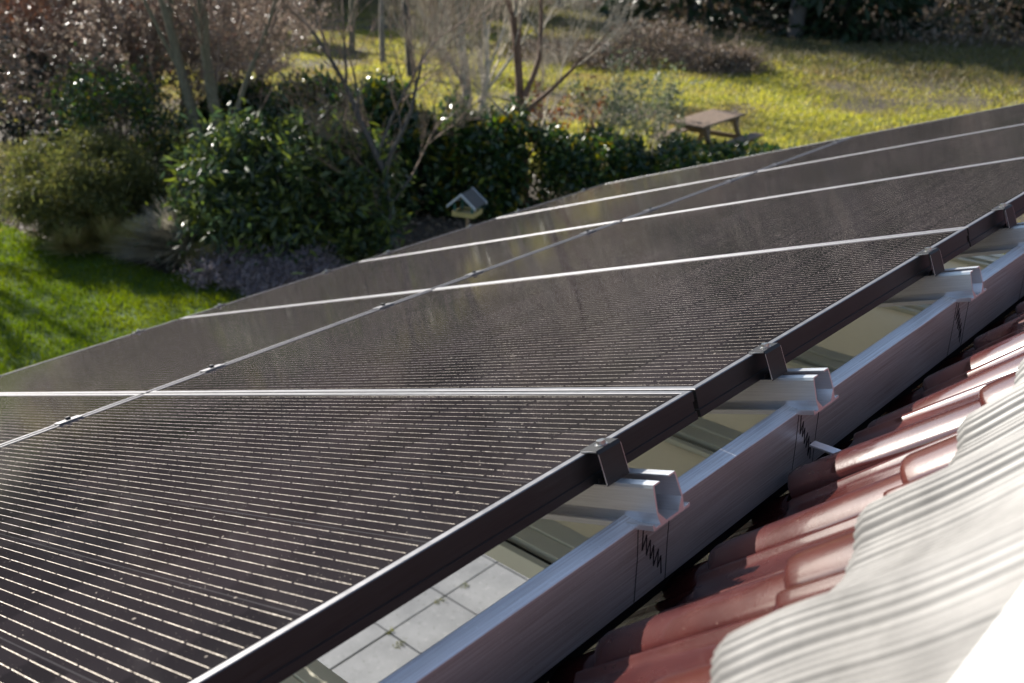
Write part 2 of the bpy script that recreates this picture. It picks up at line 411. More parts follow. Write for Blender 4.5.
def make_mid_clamp():
    t = empty('mid_clamp'); b = MB()
    b.box(-.017, .017, -.03, .03, .0006, .0034); b.box(-.0075, .0075, -.03, .03, -.03, .0006); b.build('plate', M['anod_lip'], t, bevel=.0006)
    s = MB(); s.tube((0, 0, .0034), (0, 0, .0105), .0065, .006, n=12); s.build('bolt', M['black'], t)
    return t
mc = make_mid_clamp()
for i, y in enumerate(RAIL_Y):
    if i == 0: continue
    o = mc if i == 1 else copy_tree(mc)
    on_array(o, -1.703, y)
    tag(o, 'silver mid clamp in the seam between panel columns, %s from the camera' % rw[i], 'panel clamp', 'clamps in the middle seam')

# ledger beam the rails rest on
bt = empty('aluminium_beam', (0.082, 0, -.0695))
tag(bt, 'long silver aluminium box beam with pen scribbles, running beside the roof tiles', 'beam')
b = MB(); b.box(-.028, 0, -.9, 5.6, -.1165, 0); b.build('box_section', M['alu_beam'], bt, bevel=.0012)
b = MB(); b.box(-.026, -.020, -.9, 5.6, -.160, -.1168); b.build('light_block_strip', M['black'], bt)  # added strip, hidden from view, blocks veranda light and reflections on the tiles
def pen_mark(y0, parent, seed):
    rr = random.Random(seed); b = MB(); x = .0006
    def stroke(pts, wd=.0008):
        for (a, c), (d, e) in zip(pts, pts[1:]):
            v = Vector((d-a, e-c)); nrm = Vector((-v.y, v.x)).normalized()*wd
            q = [(x, a+nrm.x, c+nrm.y), (x, a-nrm.x, c-nrm.y), (x, d-nrm.x, e-nrm.y), (x, d+nrm.x, e+nrm.y)]
            q2 = [(x-.0004, *p[1:]) for p in q]
            b.add(q+q2, [(0, 1, 2, 3), (7, 6, 5, 4), (0, 4, 5, 1), (1, 5, 6, 2), (2, 6, 7, 3), (3, 7, 4, 0)])
    stroke([(y0-.034, -.004), (y0-.032, -.05), (y0-.034, -.1155)], .0005)
    stroke([(y0+.034, -.004), (y0+.033, -.06), (y0+.034, -.1155)], .0005)
    pts = []; n = 6
    for k in range(n):                          # a hurried zigzag
        z = -.010-.0125*k; pts += [(y0-.024+.009*k+rr.uniform(-.002, .002), z+rr.uniform(-.002, .002)), (y0-.024+.009*k+rr.uniform(0, .003), z-.030+rr.uniform(-.004, .004))]
    stroke(pts, .0010)
    return b.build('pen_mark', M['ink'], parent)
for i, y in enumerate(RAIL_Y[1:6]): pen_mark(y, bt, i)

# ------------------------------------------------------------------ the tiled roof, roof window and wall
TA = R(45); T0 = (.12, -.2)                    # roof plane: through X=.12, Z=-.2, rising at 45 degrees
def roof(s, y, h):
    return (T0[0]+s*math.cos(TA)-h*math.sin(TA), y, T0[1]+s*math.sin(TA)+h*math.cos(TA))
TW, TE = .235, .31
def tprof(y):                                   # y within one tile, 0..TW: the roll, then the pan
    r = .090
    if y < r:
        t = y/r; return .020*max(0, math.sin(math.pi*t))**.85
    t = (y-r)/(TW-r)
    return -.004*math.sin(math.pi*t)+.006*math.exp(-((t-.13)/.045)**2)+.004*math.exp(-((t-.30)/.03)**2)+.007*math.exp(-((t-.92)/.05)**2)
house = empty('house', (1.2, 1.5, GZ)); tag(house, 'cream rendered house under the dark red glazed tile roof with roof window', 'house')
hinv = Matrix.Translation((-1.2, -1.5, -GZ))
def tiles():
    ys = [0, .006, .014, .024, .036, .05, .0525, .066, .078, .084, .0885, .090, .093, .098, .103, .1065, .109, .112, .116, .122, .128, .131, .1335, .136, .140, .150, .17, .19, .206, .214, .219, .2235, .228, .2315, .235]
    ss = [-.006, -.004, 0, .006, .02, .08, .18, .28, .35]
    vs, fs = [], []
    for ci in range(-2, 4):
        for k in range(-6, 20):
            y0 = .665+TW*k-.0525; s0 = .03+TE*ci; base = len(vs)
            jit = random.uniform(-.003, .003); ds = random.uniform(-.006, .006); lift = 0
            if (ci, k) == (0, 2): lift = .016
            hh = lambda s: .017*(1-s/.36)+.002+lift*(1-s/.36)
            ny = len(ys)
            for j, s in enumerate(ss):
                for y in ys:
                    sag = 0
                    if j == 0: sag = .016
                    elif j == 1: sag = .005
                    elif j == 2: sag = .001
                    h = hh(max(s, 0))+tprof(min(y, TW-.0001))-sag
                    # the roll's lower end is rounded off in plan
                    bow = .012*(1-math.sin(math.pi*min(1, y/.09))) if y < .09 else .004
                    vs.append(roof(s0+s+ds+(bow if j < 5 else 0), y0+y*.994+jit, h))
            for j in range(len(ss)-1):
                for i in range(ny-1):
                    a = base+j*ny+i; fs.append((a, a+1, a+ny+1, a+ny))
            # side skirts and front underside
            b2 = len(vs)
            for j, s in enumerate(ss):
                vs.append(roof(s0+s+ds, y0+jit, hh(max(s, 0))-.012)); vs.append(roof(s0+s+ds, y0+TW*.994+jit, hh(max(s, 0))-.012))
            for j in range(len(ss)-1):
                fs.append((base+j*ny, base+(j+1)*ny, b2+2*(j+1), b2+2*j))
                fs.append((base+j*ny+ny-1, b2+2*j+1, b2+2*(j+1)+1, base+(j+1)*ny+ny-1))
    me = bpy.data.meshes.new('roof'); me.from_pydata(vs, [], fs)
    me.polygons.foreach_set('use_smooth', [True]*len(fs)); me.transform(hinv)
    return link('roof', me, M['tile'], house)
ro = tiles()
b = MB(); b.prism([roof(-.55, 0, -.02)[::2], roof(2.2, 0, -.02)[::2], roof(2.2, 0, -.06)[::2], roof(-.55, 0, -.06)[::2]], -1.1, 5.2, 'y', hinv)
b.build('battens', M['black'], ro)
b = MB(); b.box(-.02, .25, -1.0, 5.2, GZ, -.72); o = b.build('wall', M['render'], house); o.data.transform(hinv)
rwo = empty('roof_window'); rwo.parent = house; rwo.matrix_parent_inverse = hinv
def apron():
    y0, y1 = -.35, 2.6; ny = int((y1-y0)/.001); ns = 26; vs = np.zeros((ny, ns, 3))
    Y = np.linspace(y0, y1, ny)
    tp = np.array([tprof(min(((y-(.665-.0525)) % TW), TW-.0001)) for y in Y])
    k = np.ones(23)/23; tp = np.convolve(np.pad(tp, 11, 'edge'), k, 'valid')          # the lead spans the sharp corners
    ph = (Y+.0014*np.sin(Y*47)+.0006*np.sin(Y*130))/.0088; ripple = .0036*(1-np.abs(np.cos(math.pi*ph))**5)*(1+.25*np.sin(Y*61))
    for j in range(ns):
        t = j/(ns-1); s = .414+.035*np.clip((.62-Y)/.12, 0, 1)+.014*np.sin(Y*9.7+.5)+.01*np.sin(Y*23)+t*(.32)
        drape = 1.25*tp*(1-.55*max(0, t-.2))+.0225+.016*t+.004*np.sin(Y*7.3+t*4)*t
        h = drape+ripple*(1-.35*t)
        if j == 0: h = h-.004
        vs[:, j, 0] = T0[0]+s*math.cos(TA)-h*math.sin(TA); vs[:, j, 1] = Y+.004*np.sin(s*30+Y*12); vs[:, j, 2] = T0[1]+s*math.sin(TA)+h*math.cos(TA)
    idx = np.arange(ny*ns).reshape(ny, ns)
    fs = np.stack([idx[:-1, :-1], idx[1:, :-1], idx[1:, 1:], idx[:-1, 1:]], -1).reshape(-1, 4)
    o = link('pleated_apron', npmesh('apron', vs.reshape(-1, 3), fs, True), M['apron'], rwo)
    return o
apron()
e = at(985, 630, .345)
b = MB(); b.box(e[0], e[0]+.075, -.9, 2.2, .17, .345); b.build('window_sill', M['white'], rwo, bevel=.006)

# roof hooks between beam and tiles
def hook(px, py, label):
    v = ray(px, py); N = np.array([-math.sin(TA), 0, math.cos(TA)]); P0 = np.array([T0[0], 0, T0[1]])+N*.028
    t = ((P0-CAM)@N)/(v@N); P = CAM+t*v
    h = empty('roof_hook', P); b = MB()
    b.box(-.055, .012, -.009, .009, -.003, .0005); b.build('arm', M['alu'], h, bevel=.0006)
    b = MB(); b.box(.008, .012, -.009, .009, -.05, -.003); b.box(.008, .04, -.009, .009, -.054, -.05); b.build('shank', M['alu'], h, bevel=.0006)
    return tag(h, label, 'roof hook', 'roof hooks under the beam')
hook(846, 455, 'pale metal roof hook between beam and tiles, lower one near the pen scribble')
hook(1000, 312, 'pale metal roof hook at the upper right where the beam leaves the picture')

# ------------------------------------------------------------------ old veranda frame, patio
ZR = -.95
ys = [.80+.785*k for k in range(-1, 6)]
def make_rafter():
    t = empty('veranda_rafter'); X0, X1 = -2.3, -.02
    b = MB(); b.box(X0, X1, .028, .085, -.07, -.006); b.box(X0, X1, .085, .088, -.07, -.012); b.box(X0, X1, .088, .150, -.07, 0.0); b.build('profile', M['cream'], t, bevel=.003)
    b = MB(); b.box(X0, X1, .0, .028, -.07, -.03); b.build('gasket', M['black'], t)
    b = MB(); b.box(X0, X1, -.022, .0, -.07, -.012); b.build('glazing_strip', M['cream'], t, bevel=.002)
    return t
ra = make_rafter()
for i, y in enumerate(ys):
    o = ra if i == 0 else copy_tree(ra)
    o.location = (0, y, ZR)
    tag(o, 'cream veranda rafter with black seal below the panels, %s from the camera' % rw[i+1], 'rafter', 'rafters of the veranda frame')
pn = None
for i, y in enumerate(ys[:-1]):
    if i not in (2, 3, 4, 5): continue                          # this bay has no sheet: one looks down on the patio
    if pn is None:
        b = MB(); b.box(-2.28, -.03, .151, .785-.023, -.034, -.028); pn = o = b.build('roof_sheet', M['pane'])
    else:
        o = pn.copy(); COL.objects.link(o)
    o.location = (0, y, ZR)
    tag(o, 'mossy olive roofing sheet laid behind the %s cream rafter from the camera' % rw[i+1], 'roof sheet', 'sheets between the veranda rafters')
b = MB(); b.box(-2.36, -2.3, -.05, 4.92, ZR-.13, ZR-.005); o = b.build('veranda_beam', M['cream'], bevel=.003); tag(o, 'cream beam across the outer ends of the veranda rafters', 'beam')
b = MB(); b.box(-2.38, -2.28, -.05, .05, 0, ZR-.13-GZ-.05); p0 = b.build('veranda_post', M['cream'], bevel=.004); p0.location = (0, .3, GZ+.05)
p1 = p0.copy(); COL.objects.link(p1); p1.location = (0, 3.6, GZ+.05); p2 = p0.copy(); COL.objects.link(p2); p2.location = (0, 4.8, GZ+.05)
for o, ww in ((p0, 'nearest the camera'), (p1, 'in the middle'), (p2, 'farthest from the camera')): tag(o, 'cream veranda post standing on the patio, %s' % ww, 'post', 'veranda posts')
b = MB(); b.box(-3.18, -3.12, .05, 4.98, -1.295, -1.20); o = b.build('front_beam', M['alu_beam']); tag(o, 'aluminium beam under the garden edge of the solar panels', 'beam')
b = MB(); b.box(-.03, .03, -.03, .03, 0, -1.295-GZ-.05); p0 = b.build('support_post', M['alu']); p0.location = (-3.15, .1, GZ+.05)
p1 = p0.copy(); COL.objects.link(p1); p1.location = (-3.15, 4.9, GZ+.05)
tag(p0, 'aluminium post under the camera end of the solar panels', 'post'); tag(p1, 'aluminium post under the far end of the solar panels', 'post')

def sheet(name, poly, z, mat, kind='structure'):
    me = bpy.data.meshes.new(name); me.from_pydata([(x, y, z) for x, y in poly], [], [tuple(range(len(poly)))])
    o = link(name, me, mat); o['kind'] = kind; return o
def patio():
    vs, fs = [], []; b = MB()
    sx, sy = .80, .46
    n0 = at(388.7, 632, GZ+.05)
    for i in range(-4, 3):
        for j in range(-9, 18):
            x0 = n0[0]+i*sx; y0 = n0[1]+j*sy; h = GZ+.05+random.uniform(-.003, .003)
            if x0 < -4.6 or x0+sx > 0.1: continue
            b.box(x0+.004, x0+sx-.004, y0+.004, y0+sy-.004, GZ, h)
    o = b.build('patio', M['slab'], bevel=.003); o['kind'] = 'structure'
    o2 = sheet('patio_bed', [(-4.6, -1.5), (0, -1.5), (0, 10), (-4.6, 10)], GZ+.030, M['joint'])
    for q in ((388.7, 632), (439.6, 601), (464.5, 586), (400, 644)):
        c = at(*q, GZ+.05); n = 70; cen = np.array(c)+np.c_[RNG.normal(0, .013, n), RNG.normal(0, .02, n), RNG.uniform(-.01, .006, n)]
        o = leaves('moss', cen, .012, .5, M['juniper']); tag(o, {388: 'moss tuft at the slab corner nearest the panel frame', 439: 'moss tuft in the slab joint, middle one of the row', 464: 'moss tuft in the slab joint nearest the cream rafter', 400: 'thin strip of moss along the slab joint beside the beam'}[int(q[0])], 'moss')

# ------------------------------------------------------------------ vegetation
def leaves(name, C_, size, aspect, mat, parent=None, up=.4, fold=.25, jitter=.55, dirs=None):
    C_ = np.asarray(C_, float); n = len(C_)
    d = RNG.normal(size=(n, 3)) if dirs is None else np.asarray(dirs)+RNG.normal(size=(n, 3))*.35
    d /= np.linalg.norm(d, axis=1)[:, None]
    nn = RNG.normal(size=(n, 3)); nn[:, 2] += up*2.2
    nn -= (nn*d).sum(1)[:, None]*d; nn /= np.linalg.norm(nn, axis=1)[:, None]+1e-9
    s_ = np.cross(d, nn); L = size*(1+RNG.uniform(-jitter, jitter, n))[:, None]; W = L*aspect*.5
    V = np.stack([C_, C_+d*L*.5+s_*W+nn*W*fold, C_+d*L, C_+d*L*.5-s_*W+nn*W*fold], 1).reshape(-1, 3)
    i = np.arange(n)*4
    Fc = np.concatenate([np.c_[i, i+1, i+2], np.c_[i, i+2, i+3]])
    return link(name, npmesh(name, V, Fc), mat, parent)
def blob(n, c, r, clumps=40, csize=.22, shell=.55, ground=None):
    """points in clumps over the outer part of an ellipsoid"""
    c = np.array(c); r = np.array(r)
    u = RNG.normal(size=(clumps, 3)); u /= np.linalg.norm(u, axis=1)[:, None]
    cc = u*(shell+(1-shell)*RNG.uniform(0, 1, (clumps, 1))**.6)
    w_ = RNG.uniform(.4, 1.6, clumps); k = RNG.choice(clumps, n, p=w_/w_.sum())
    P = c+(cc[k]+RNG.normal(size=(n, 3))*csize*RNG.uniform(.6, 1.2, clumps)[k][:, None])*r
    if ground is not None: P = P[P[:, 2] > ground]
    return P
class Tree:
    def __init__(s, seed): s.seg = []; s.r = random.Random(seed); s.tips = []
    def grow(s, p, d, L, r, depth, nseg=5, spread=.5, up=.15, kids=3, shrink=.62, wob=.12, rshrink=.55, start=.35, taper=.5):
        rr = s.r; pts = [(Vector(p), r)]; d = Vector(d).normalized(); p = Vector(p)
        for i in range(nseg):
            d = (d+Vector((rr.gauss(0, wob), rr.gauss(0, wob), rr.gauss(0, wob*.6)+up*.12))).normalized()
            p = p+d*(L/nseg); ri = r*(1-(1-taper)*(i+1)/nseg); pts.append((p.copy(), ri))
            s.seg.append((pts[-2][0], p.copy(), pts[-2][1], ri, depth))
            if depth > 0 and (i+1)/nseg > start:
                for k in range(kids if i == nseg-1 else max(1, kids-1)):
                    if rr.random() < .25 and i < nseg-1: continue
                    ax = d.orthogonal().normalized(); ax.rotate(Matrix.Rotation(rr.uniform(0, 6.283), 3, d))
                    nd = (d+ax*spread*rr.uniform(.6, 1.5)).normalized(); nd.z += up; 
                    s.grow(p, nd, L*shrink*rr.uniform(.7, 1.2), max(ri*rshrink*rr.uniform(.8, 1.1), .0018), depth-1, max(3, nseg-1), spread, up, kids, shrink, wob*1.15, rshrink, start*.7, taper)
        if depth == 0: s.tips.append(p)
    def mesh(s, name, test, sides, mat, parent):
        g = [q for q in s.seg if test(q)]
        if not g: return None
        a = np.array([q[0] for q in g]); b = np.array([q[1] for q in g]); ra_ = np.array([q[2] for q in g]); rb = np.array([q[3] for q in g])
        d = b-a; d /= np.linalg.norm(d, axis=1)[:, None]+1e-9
        h = np.where(np.abs(d[:, 2:3]) < .9, np.array([[0, 0, 1.]]), np.array([[1., 0, 0]])); x = np.cross(d, h); x /= np.linalg.norm(x, axis=1)[:, None]; y = np.cross(d, x)
        n = len(g); V = np.zeros((n, 2*sides, 3))
        for k in range(sides):
            t = 2*math.pi*k/sides; o = x*math.cos(t)+y*math.sin(t)
            V[:, k] = a+o*ra_[:, None]; V[:, sides+k] = b+o*rb[:, None]
        base = (np.arange(n)*2*sides)[:, None]; Fc = []
        for k in range(sides):
            k2 = (k+1) % sides; Fc.append(base+np.array([[k, k2, sides+k2, sides+k]]))
        return link(name, npmesh(name, V.reshape(-1, 3), np.concatenate(Fc), True), mat, parent)
def bare_tree(label, base, stems, bark_, twig_, seed, depth=3, cat='tree', group=None, name='bare_tree', budm=None, nbud=0, bud=.03, thick=.018, **kw):
    t = empty(name, base); T = Tree(seed)
    for (off, d, L, r) in stems: T.grow(Vector(off), d, L, r, depth, **kw)
    T.mesh('trunk', lambda q: max(q[2], q[3]) >= thick, 8, bark_, t)
    T.mesh('branches', lambda q: max(q[2], q[3]) < thick, 3, twig_, t)
    if nbud and T.seg:
        tw = [q for q in T.seg if q[4] <= 1]
        k = RNG.choice(len(tw), nbud); f = RNG.uniform(0, 1, (nbud, 1))
        C_ = np.array([tw[i][0] for i in k])*(1-f)+np.array([tw[i][1] for i in k])*f+RNG.normal(size=(nbud, 3))*.012
        leaves('leaves', C_, bud, .6, budm, t)
    return tag(t, label, cat, group)
def shrub(label, base, pts, size, aspect, mat, stems=8, h=1.0, spread=.5, cat='shrub', name='shrub', group=None, stem_mat=None, up=.5, fold=.25):
    t = empty(name, base); base = np.array(base)
    leaves('foliage', pts-base, size, aspect, mat, t, up=up, fold=fold)
    T = Tree(hash(label) % 999 if False else len(label)*7)
    for i in range(stems):
        a = 6.283*i/stems+T.r.uniform(-.3, .3); T.grow((math.cos(a)*.06, math.sin(a)*.06, 0), (math.cos(a)*spread, math.sin(a)*spread, 1), h*T.r.uniform(.6, .8), .018, 1, 5, .5, .1, 2)
    T.mesh('stems', lambda q: True, 5, stem_mat or M['twig'], t)
    return tag(t, label, cat, group)
def hedge(label, path, width, height, n, size, mat, name='hedge', cat='hedge', aspect=.45):
    """leaf mass following a ground path; lumpy top and faces"""
    path = [np.array(p[:2], float) for p in path]; seg = list(zip(path, path[1:])); Ls = np.array([np.linalg.norm(b_-a_) for a_, b_ in seg])
    k = RNG.choice(len(seg), n, p=Ls/Ls.sum()); f = RNG.uniform(0, 1, n)
    A = np.array([s_[0] for s_ in seg])[k]; B = np.array([s_[1] for s_ in seg])[k]; C_ = A+(B-A)*f[:, None]
    d = (B-A)/np.linalg.norm(B-A, axis=1)[:, None]; nrm = np.c_[-d[:, 1], d[:, 0]]
    run = (C_[:, 0]*1.3+C_[:, 1]*1.7)
    lump = 1+.14*np.sin(run*1.1)+.12*np.sin(run*2.9+1)+.10*np.sin(run*6.1)
    face = RNG.uniform(0, 1, n) < .62
    wv = np.where(face, np.sign(RNG.uniform(-1, 1, n))*RNG.uniform(.72, 1.05, n), RNG.uniform(-1, 1, n))*width/2*(1+.18*np.sin(run*2.3+2))
    z = np.where(face, RNG.uniform(0, 1, n)**.8, RNG.uniform(.82, 1.03, n))*height*lump
    z = z*(1-.15*(np.abs(wv)/(width/2))**3)
    P = np.c_[C_+nrm*wv[:, None], GZ+z]+RNG.normal(size=(n, 3))*.045
    base = np.array([*path[0], GZ]); t = empty(name, base)
    leaves('foliage', P-base, size, aspect, mat, t, up=.6)
    b = MB()                                         # dense dark twig core
    for a_, b_ in seg:
        v = Vector((b_-a_).tolist()); L = v.length; m = max(2, int(L/.25))
        for q in range(m*3):
            c = a_+(b_-a_)*random.random(); o_ = random.uniform(-.25, .25)*width
            nn = np.array([-v.y, v.x])/L; p = c+nn*o_-base[:2]
            b.tube((p[0], p[1], 0), (p[0]+random.uniform(-.25, .25), p[1]+random.uniform(-.25, .25), height*random.uniform(.5, .85)), .014, .006, 5, False)
    b.build('stems', M['bark_dark'], t)
    return tag(t, label, cat)
def tuft(label, base, r, h, n, mat, name='grass_tuft', cat='grass tuft', group=None, wd=.019):
    t = RNG.uniform(0, 6.283, n); lean = RNG.uniform(.1, 1.0, n)
    root = np.c_[np.cos(t), np.sin(t), np.zeros(n)]*r*.18*RNG.uniform(0, 1, (n, 1))
    out = np.c_[np.cos(t)*lean*r, np.sin(t)*lean*r, h*(1.05-.75*lean**2)*RNG.uniform(.6, 1.05, n)]
    mid = root+out*np.array([.42, .42, .72]); tip = root+out
    s_ = np.c_[-np.sin(t), np.cos(t), np.zeros(n)]*wd/2
    V = np.stack([root-s_, root+s_, mid+s_, mid-s_, tip], 1).reshape(-1, 3); i = np.arange(n)*5
    Fc = np.concatenate([np.c_[i, i+1, i+2], np.c_[i, i+2, i+3], np.c_[i+3, i+2, i+4]])
    o = link(name, npmesh(name, V, Fc), mat); o.location = base
    return tag(o, label, cat, group)
def blades(name, pts, h, wd, mat, lean=.35):
    n = len(pts); a = RNG.uniform(0, 6.283, n); s_ = np.c_[np.cos(a), np.sin(a), np.zeros(n)]*wd*.5*RNG.uniform(.7, 1.3, (n, 1))
    tip = pts+np.c_[RNG.normal(0, lean*h, n), RNG.normal(0, lean*h, n), h*RNG.uniform(.5, 1.2, n)]
    V = np.stack([pts-s_, pts+s_, tip], 1).reshape(-1, 3); i = np.arange(n)*3
    o = link(name, npmesh(name, V, np.c_[i, i+1, i+2]), mat); o['kind'] = 'stuff'; o['category'] = 'grass'
    return o

patio()
# ---- ground sheets
def g2(*q): return [tuple(at(*p)[:2]) for p in q]
def terrain():
    n = 180; xs = np.linspace(-110, 30, n); yy = np.linspace(-30, 130, n); X, Y = np.meshgrid(xs, yy, indexing='ij')
    Z = GZ-.02-np.zeros_like(X); far = np.clip((np.hypot(X, Y)-40)/45, 0, 1); Z += far**1.6*13
    idx = np.arange(n*n).reshape(n, n); Fc = np.stack([idx[:-1, :-1], idx[1:, :-1], idx[1:, 1:], idx[:-1, 1:]], -1).reshape(-1, 4)
    o = link('ground', npmesh('ground', np.c_[X.ravel(), Y.ravel(), Z.ravel()], Fc, True), M['earth']); o['kind'] = 'structure'
terrain()
bed_front = [at(-60, 195)[:2], at(0, 224)[:2], at(30, 236)[:2], at(80, 250)[:2], at(130, 262)[:2], at(165, 274)[:2], at(205, 276)[:2], at(235, 288)[:2], at(270, 295)[:2], at(320, 300)[:2]]
lawn_poly = [tuple(p) for p in bed_front]+[(-6.2, 8.6), (-4.7, 8.2), (-4.65, -4), (-16, -4), (-22, 1)]
sheet('lawn', lawn_poly, GZ, M['lawn'])
hb = [at(20, 120), at(250, 130), at(420, 165), at(560, 185), at(800, 190)]
def meadow_h(x, y): return GZ-.01+.05*np.sin(x*.7+1)*np.sin(y*.5)+.03*np.sin(x*2.1)*np.sin(y*1.7+2)
def meadow():
    n = 150; xs = np.linspace(-42, 6, n); yy = np.linspace(6, 31, n); X, Y = np.meshgrid(xs, yy, indexing='ij')
    keep = (Y > 9.3+(X+8)*-.05*0) & (Y > 6)
    Z = meadow_h(X, Y); idx = np.arange(n*n).reshape(n, n)
    Fc = np.stack([idx[:-1, :-1], idx[1:, :-1], idx[1:, 1:], idx[:-1, 1:]], -1).reshape(-1, 4)
    cx = X[:-1, :-1].ravel(); cy = Y[:-1, :-1].ravel(); Fc = Fc[in_meadow(cx, cy)]
    V = np.c_[X.ravel(), Y.ravel(), Z.ravel()]
    o = link('meadow', npmesh('meadow', V, Fc, True), M['meadow']); o['kind'] = 'structure'
# meadow lies beyond the hedge line (hedge runs through these ground points)
H1, H2 = np.array([-14.6, 8.2]), np.array([-5.2, 14.6])
def in_meadow(x, y):
    d = H2-H1; s_ = (x-H1[0])*d[1]-(y-H1[1])*d[0]
    return (s_ < -.1) | (x > -5.5)
meadow()
def inside(P, poly):
    x, y = P[:, 0], P[:, 1]; c = np.zeros(len(P), bool); q = poly[-1]
    for p in poly:
        hit = ((p[1] > y) != (q[1] > y)) & (x < (q[0]-p[0])*(y-p[1])/(q[1]-p[1]+1e-12)+p[0]); c ^= hit; q = p
    return c
P = np.c_[RNG.uniform(-17, -4.65, 330000), RNG.uniform(-1, 8.4, 330000)]; P = P[inside(P, lawn_poly)]
zz = GZ+.012*np.sin(P[:, 0]*9)*np.sin(P[:, 1]*8)
o = blades('grass', np.c_[P, zz], .05, .013, M['lawnblade']); o['label'] = 'short bright green lawn grass at the left edge beside the shrubs'
n = 420000; P = np.c_[RNG.uniform(-36, 0, n), RNG.uniform(8, 29.5, n)]
d_ = np.hypot(P[:, 0], P[:, 1]); P = P[in_meadow(P[:, 0], P[:, 1]) & (RNG.uniform(0, 1, n) < np.clip(1.5-d_/40, .35, 1))]
o = blades('grass', np.c_[P, meadow_h(P[:, 0], P[:, 1])], .075, .026, M['meadowblade'], .5); o['label'] = 'yellow green meadow grass behind the hedge'
n = 60000; P = np.c_[RNG.uniform(-38, 2, n), 27.0+RNG.normal(0, 2.6, n)]
o = blades('grass', np.c_[P, meadow_h(P[:, 0], P[:, 1])], .16, .05, M['roughblade'], .8); o['label'] = 'rough brown grass along the foot of the wood'

# ---- shrubs of the garden, left to right
b_ = at(90, 230); c = b_+np.array([0, 0, .58])
shrub('rounded yellow green juniper bush at the lawn edge, lit gold on its left', b_,
      np.concatenate([blob(26000, c, (.98, .9, .60), 130, .13, .72, GZ+.03), blob(9000, c, (.85, .75, .5), 40, .25, .2, GZ+.03)]), .07, .22, M['juniper'], name='juniper_bush', up=.2)
b_ = at(132, 205); c = b_+np.array([0, 0, .95])
shrub('dark glossy evergreen bush tucked behind the rounded juniper', b_, blob(9000, c, (.95, .9, .95), 70, .16, .5, GZ+.05), .06, .5, M['laurel'], name='evergreen_bush')
b_ = at(22, 140); c = b_+np.array([0, 0, 1.1])
shrub('tall holly with glinting grey green leaves at the far left edge', b_, np.concatenate([blob(17000, c, (1.9, 2.0, 1.25), 120, .15, .62, GZ+.05), blob(6000, c, (1.3, 1.3, 1.0), 40, .3, .1, GZ+.05)]), .095, .5, M['holly'], name='holly_bush', h=1.6)
b_ = at(2, 205); c = b_+np.array([-.4, 0, .3])
shrub('low tan dry shrub left of the rounded juniper', b_, blob(3500, c, (.7, .7, .38), 30, .2, .5, GZ+.02), .07, .2, M['tuft'], name='dry_shrub', h=.4)

def twig_shrub(label, base, n, h, sp, seed, leafmat, nleaf, lsz=.035, name='leafless_shrub', rad=.02, depth=3, kids=3, offs=.35):
    rr = random.Random(seed); st = []
    for i in range(n):
        a = rr.uniform(0, 6.283); s_ = rr.uniform(.1, sp)
        st.append(((math.cos(a)*offs*rr.random(), math.sin(a)*offs*rr.random(), 0), (math.cos(a)*s_, math.sin(a)*s_, 1), h*rr.uniform(.42, .62), rad*rr.uniform(.6, 1.1)))
    return bare_tree(label, base, st, M['twig'], M['twig'], seed, depth, 'shrub', None, name, leafmat, nleaf, lsz, .014, spread=.55, up=.1, kids=kids, shrink=.6, nseg=4)
twig_shrub('big russet shrub full of small reddish leaves behind the holly', at(120, 150), 16, 3.6, .6, 3, M['redleaf'], 34000, .05, 'russet_shrub', kids=3)
twig_shrub('grey brown twiggy shrub with glinting buds beside the twin trunks', at(158, 172), 18, 2.9, .75, 5, M['brownleaf'], 32000, .042, 'twiggy_shrub', kids=3)
twig_shrub('loose brown shrub spreading behind the twin trunks over the hedge', at(262, 118), 12, 2.6, .8, 9, M['brownleaf'], 18000, .045, 'twiggy_shrub')
twig_shrub('brown bare shrub at the top left corner behind the holly', at(60, 95), 12, 3.2, .7, 12, M['brownleaf'], 9000, .05, 'twiggy_shrub')

# twin trunk tree
b_ = at(224, 208)
bare_tree('twin trunked olive barked tree rising behind the rhododendron', b_,
          [((-.10, -.08, 0), (-.16, -.12, 1), 3.0, .095), ((.12, .09, 0), (-.03, -.03, 1), 2.6, .105), ((.1, .1, .9), (.35, .3, 1), 2.2, .04), ((-.12, -.1, .9), (-.6, -.4, .8), 1.3, .02), ((.1, .1, .7), (.6, .5, .9), 1.3, .02), ((0, 0, 1.2), (-.3, .4, 1), 1.3, .02), ((0, 0, 1.5), (.5, .2, .9), 1.2, .018)], M['bark_olive'], M['twig'], 21, 3,
          name='twin_trunk_tree', budm=M['brownleaf'], nbud=9000, bud=.04, spread=.5, up=.16, start=.5, wob=.05, kids=3)
# rhododendron and laurel hedge
b_ = at(290, 262); c = b_+np.array([0, .1, .62])
pts = np.concatenate([blob(9000, c+np.array([-.42, -.30, .1]), (.80, .80, .8), 80, .16, .6, GZ+.05), blob(10000, c+np.array([.30, .30, .12]), (.80, .75, .82), 90, .16, .6, GZ+.05),
                      blob(3500, c+np.array([-.2, 0, -.1]), (1.3, 1.0, .6), 30, .3, .1, GZ+.05)])
shrub('broad rhododendron with drooping mid green leaves in front of the laurel hedge', b_, pts, .125, .30, M['rhodo'], name='rhododendron', up=.3, fold=.5, h=1.2)
ha, hb_, hc, hd = at(225, 185), at(330, 215), at(470, 228), at(560, 215)
hedge('long dark glossy laurel hedge between the lawn and the meadow', [at(232, 178), at(330, 196), at(430, 206), at(520, 204)], 1.25, 1.30, 52000, .105, M['laurel'], 'laurel_hedge')
hedge('lower stretch of glossy evergreen hedge at the far side of the panels', [at(535, 206), at(610, 202), at(690, 205)], 1.1, .85, 17000, .08, M['laurel'], 'evergreen_hedge')
b_ = at(737, 182); c = b_+np.array([0, 0, .33])
